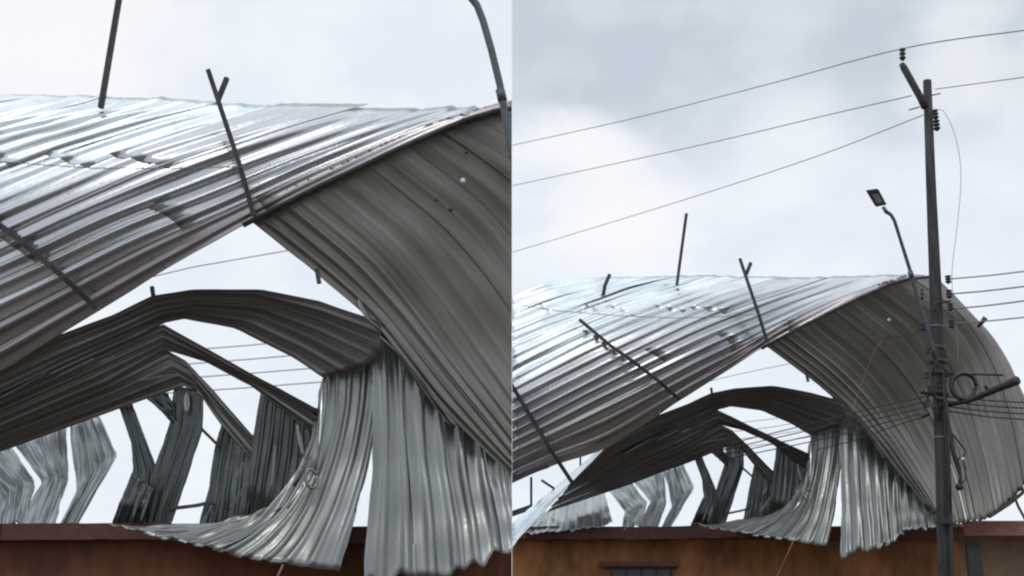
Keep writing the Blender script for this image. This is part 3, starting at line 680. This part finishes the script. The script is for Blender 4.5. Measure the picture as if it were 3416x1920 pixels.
link('lens', bm, 'lens', head, smooth=False)

DL = DP
ll = lamp('bent grey lamp arm rising past the hip end at the middle of the picture', None,
          [LR.P(1480, -60, DL), LR.P(1540, -32, DL), LR.P(1572, -8, DL), LR.P(1592, 20, DL), LR.P(1612, 72, DL), LR.P(1640, 170, DL), LR.P(1668, 285, DL), LR.P(1675, 330, DL), LR.P(1690, 410, DL), LR.P(1702, 480, DL), LR.P(1730, 600, DL), LR.P(1780, 800, DL)], L_,
          [9 * px] * 3 + [8 * px] * 9, DL)
tube('collar', [LR.P(1668, 300, DL), LR.P(1677, 338, DL)], 10 * px, 'lamp', ll, L_, n=10)

# wires
def wire(label, pts, r, cat='wire', mat='wire', side=R_, name='overhead_wire'):
    pts = [Vector(p) for p in pts]
    dense = [spline(pts, i / (8 * (len(pts) - 1))) for i in range(8 * (len(pts) - 1) + 1)] if len(pts) > 2 else pts
    bm = bmesh.new(); tube_bm(bm, dense, r, 6)
    return tag(link(name, bm, mat, None, side=side), label, cat)
wire('topmost overhead wire passing over the insulator on the slanted arm', [P(1640, 500, 26), P(2100, 398, 22), P(2560, 282, 18), P(3010, 163, DP), P(3416, 102, 13), P(3560, 82, 12.6)], 0.0075)
wire('second overhead wire ending at the pole top from the left', [P(1640, 634, 26), P(2300, 492, 20), P(2760, 384, 16.5), P(3040, 320, DP + .1)], 0.007)
wire('overhead wire leaving the pole top to the right edge', [P(3120, 298, DP), P(3416, 258, 13), P(3560, 238, 12.6)], 0.006)
wire('lowest of the three long wires from left to the pole', [P(1640, 862, 26), P(2200, 692, 21), P(2700, 530, 17), P(3080, 384, DP + .1)], 0.006)
wire('thin loose wire drooping in a bow right of the pole', [P(3122, 366, DP - .15), P(3148, 372, DP - .15), P(3182, 440, DP - .15), P(3203, 540, DP - .15), P(3204, 640, DP - .15), P(3190, 780, DP - .15), P(3176, 900, DP - .15), P(3180, 1000, DP - .15), P(3192, 1100, DP - .15), P(3196, 1220, DP - .15)], 0.0035, name='loose_wire')
for lab, (a, b), r in (('uppermost of the four wires going right from the pole', ((3166, 930), (3430, 903)), .008), ('second of the four wires going right from the pole', ((3170, 980), (3430, 953)), .009),
                       ('third of the four wires going right from the pole', ((3174, 1030), (3430, 1001)), .009), ('fourth wire going right, ending at a dark spacer', ((3180, 1078), (3430, 1056)), .008)):
    wire(lab, [P(*a, DP - .12), P((a[0] + b[0]) / 2, (a[1] + b[1]) / 2 + 2, DP - .5), P(*b, DP - 1)], r)
sp = tube('wire_spacer', [P(3262, 1090, DP - .3), P(3276, 1074, DP - .32), P(3288, 1058, DP - .35)], [5 * px, 7 * px, 9 * px], 'porcelain', None, n=8)
tag(sp, 'small dark slanted spacer on the lowest right-hand wire', 'wire spacer')
for i in range(4):
    n_ = ['uppermost', 'second', 'third', 'lowest'][i]
    wire(n_ + ' of the service cables from the pole across the curled roof', [P(3100, 1318 + i * 18, DP), P(2900, 1362 + i * 20, 14.8), P(2740, 1404 + i * 20, 15.2), P(2400, 1486 + i * 16, 16.0)], 0.007, 'cable', 'black', name='service_cable')
    wire(n_ + ' of the service cables leaving the pole to the right below the arm', [P(3160, 1322 + i * 16, DP), P(3290, 1334 + i * 18, DP - .3), P(3430, 1342 + i * 19, DP - .8)], 0.008, 'cable', 'black', name='service_cable')
wire('long cable slanting from pole down across the fold strip', [P(3096, 1384, DP), P(2980, 1420, 14.8), P(2860, 1464, 15), P(2720, 1500, 15.4)], 0.006, 'cable', 'black', name='service_cable')
wire('pale thin drop wire hanging down the curled underside left of the pole', [P(2946, 1130, 16.2), P(2918, 1170, 16.2), P(2884, 1250, 16.3), P(2856, 1330, 16.4), P(2842, 1372, 16.4)], 0.004, 'wire', 'fascia', name='drop_wire')
wire('thin dark lead from the lamp arm to the dark washer on the curl', [P(3078, 1088, DP - .1), P(3040, 1120, 15.2), P(2992, 1122, 15.8), P(2950, 1130, 16.3)], 0.005, 'wire', 'black', name='drop_wire')
# guy and ladder post at the right edge
tag(tube('eaves_rod', [P(3382, 1650, 17.2), P(3398, 1690, 17.2), P(3420, 1730, 17.2), P(3440, 1765, 17.2)], 0.02, 'timber', None, n=6), 'dark slanted rod at the far right lower edge by the fascia', 'rod')
tag(tube('slope_edge_bar', [P(3300, 1722, 17.0), P(3365, 1680, 17.2), P(3440, 1618, 17.5)], 0.022, 'timber', None, n=6, square=True), 'dark edge bar along the lower right rim of the curled slope', 'timber')
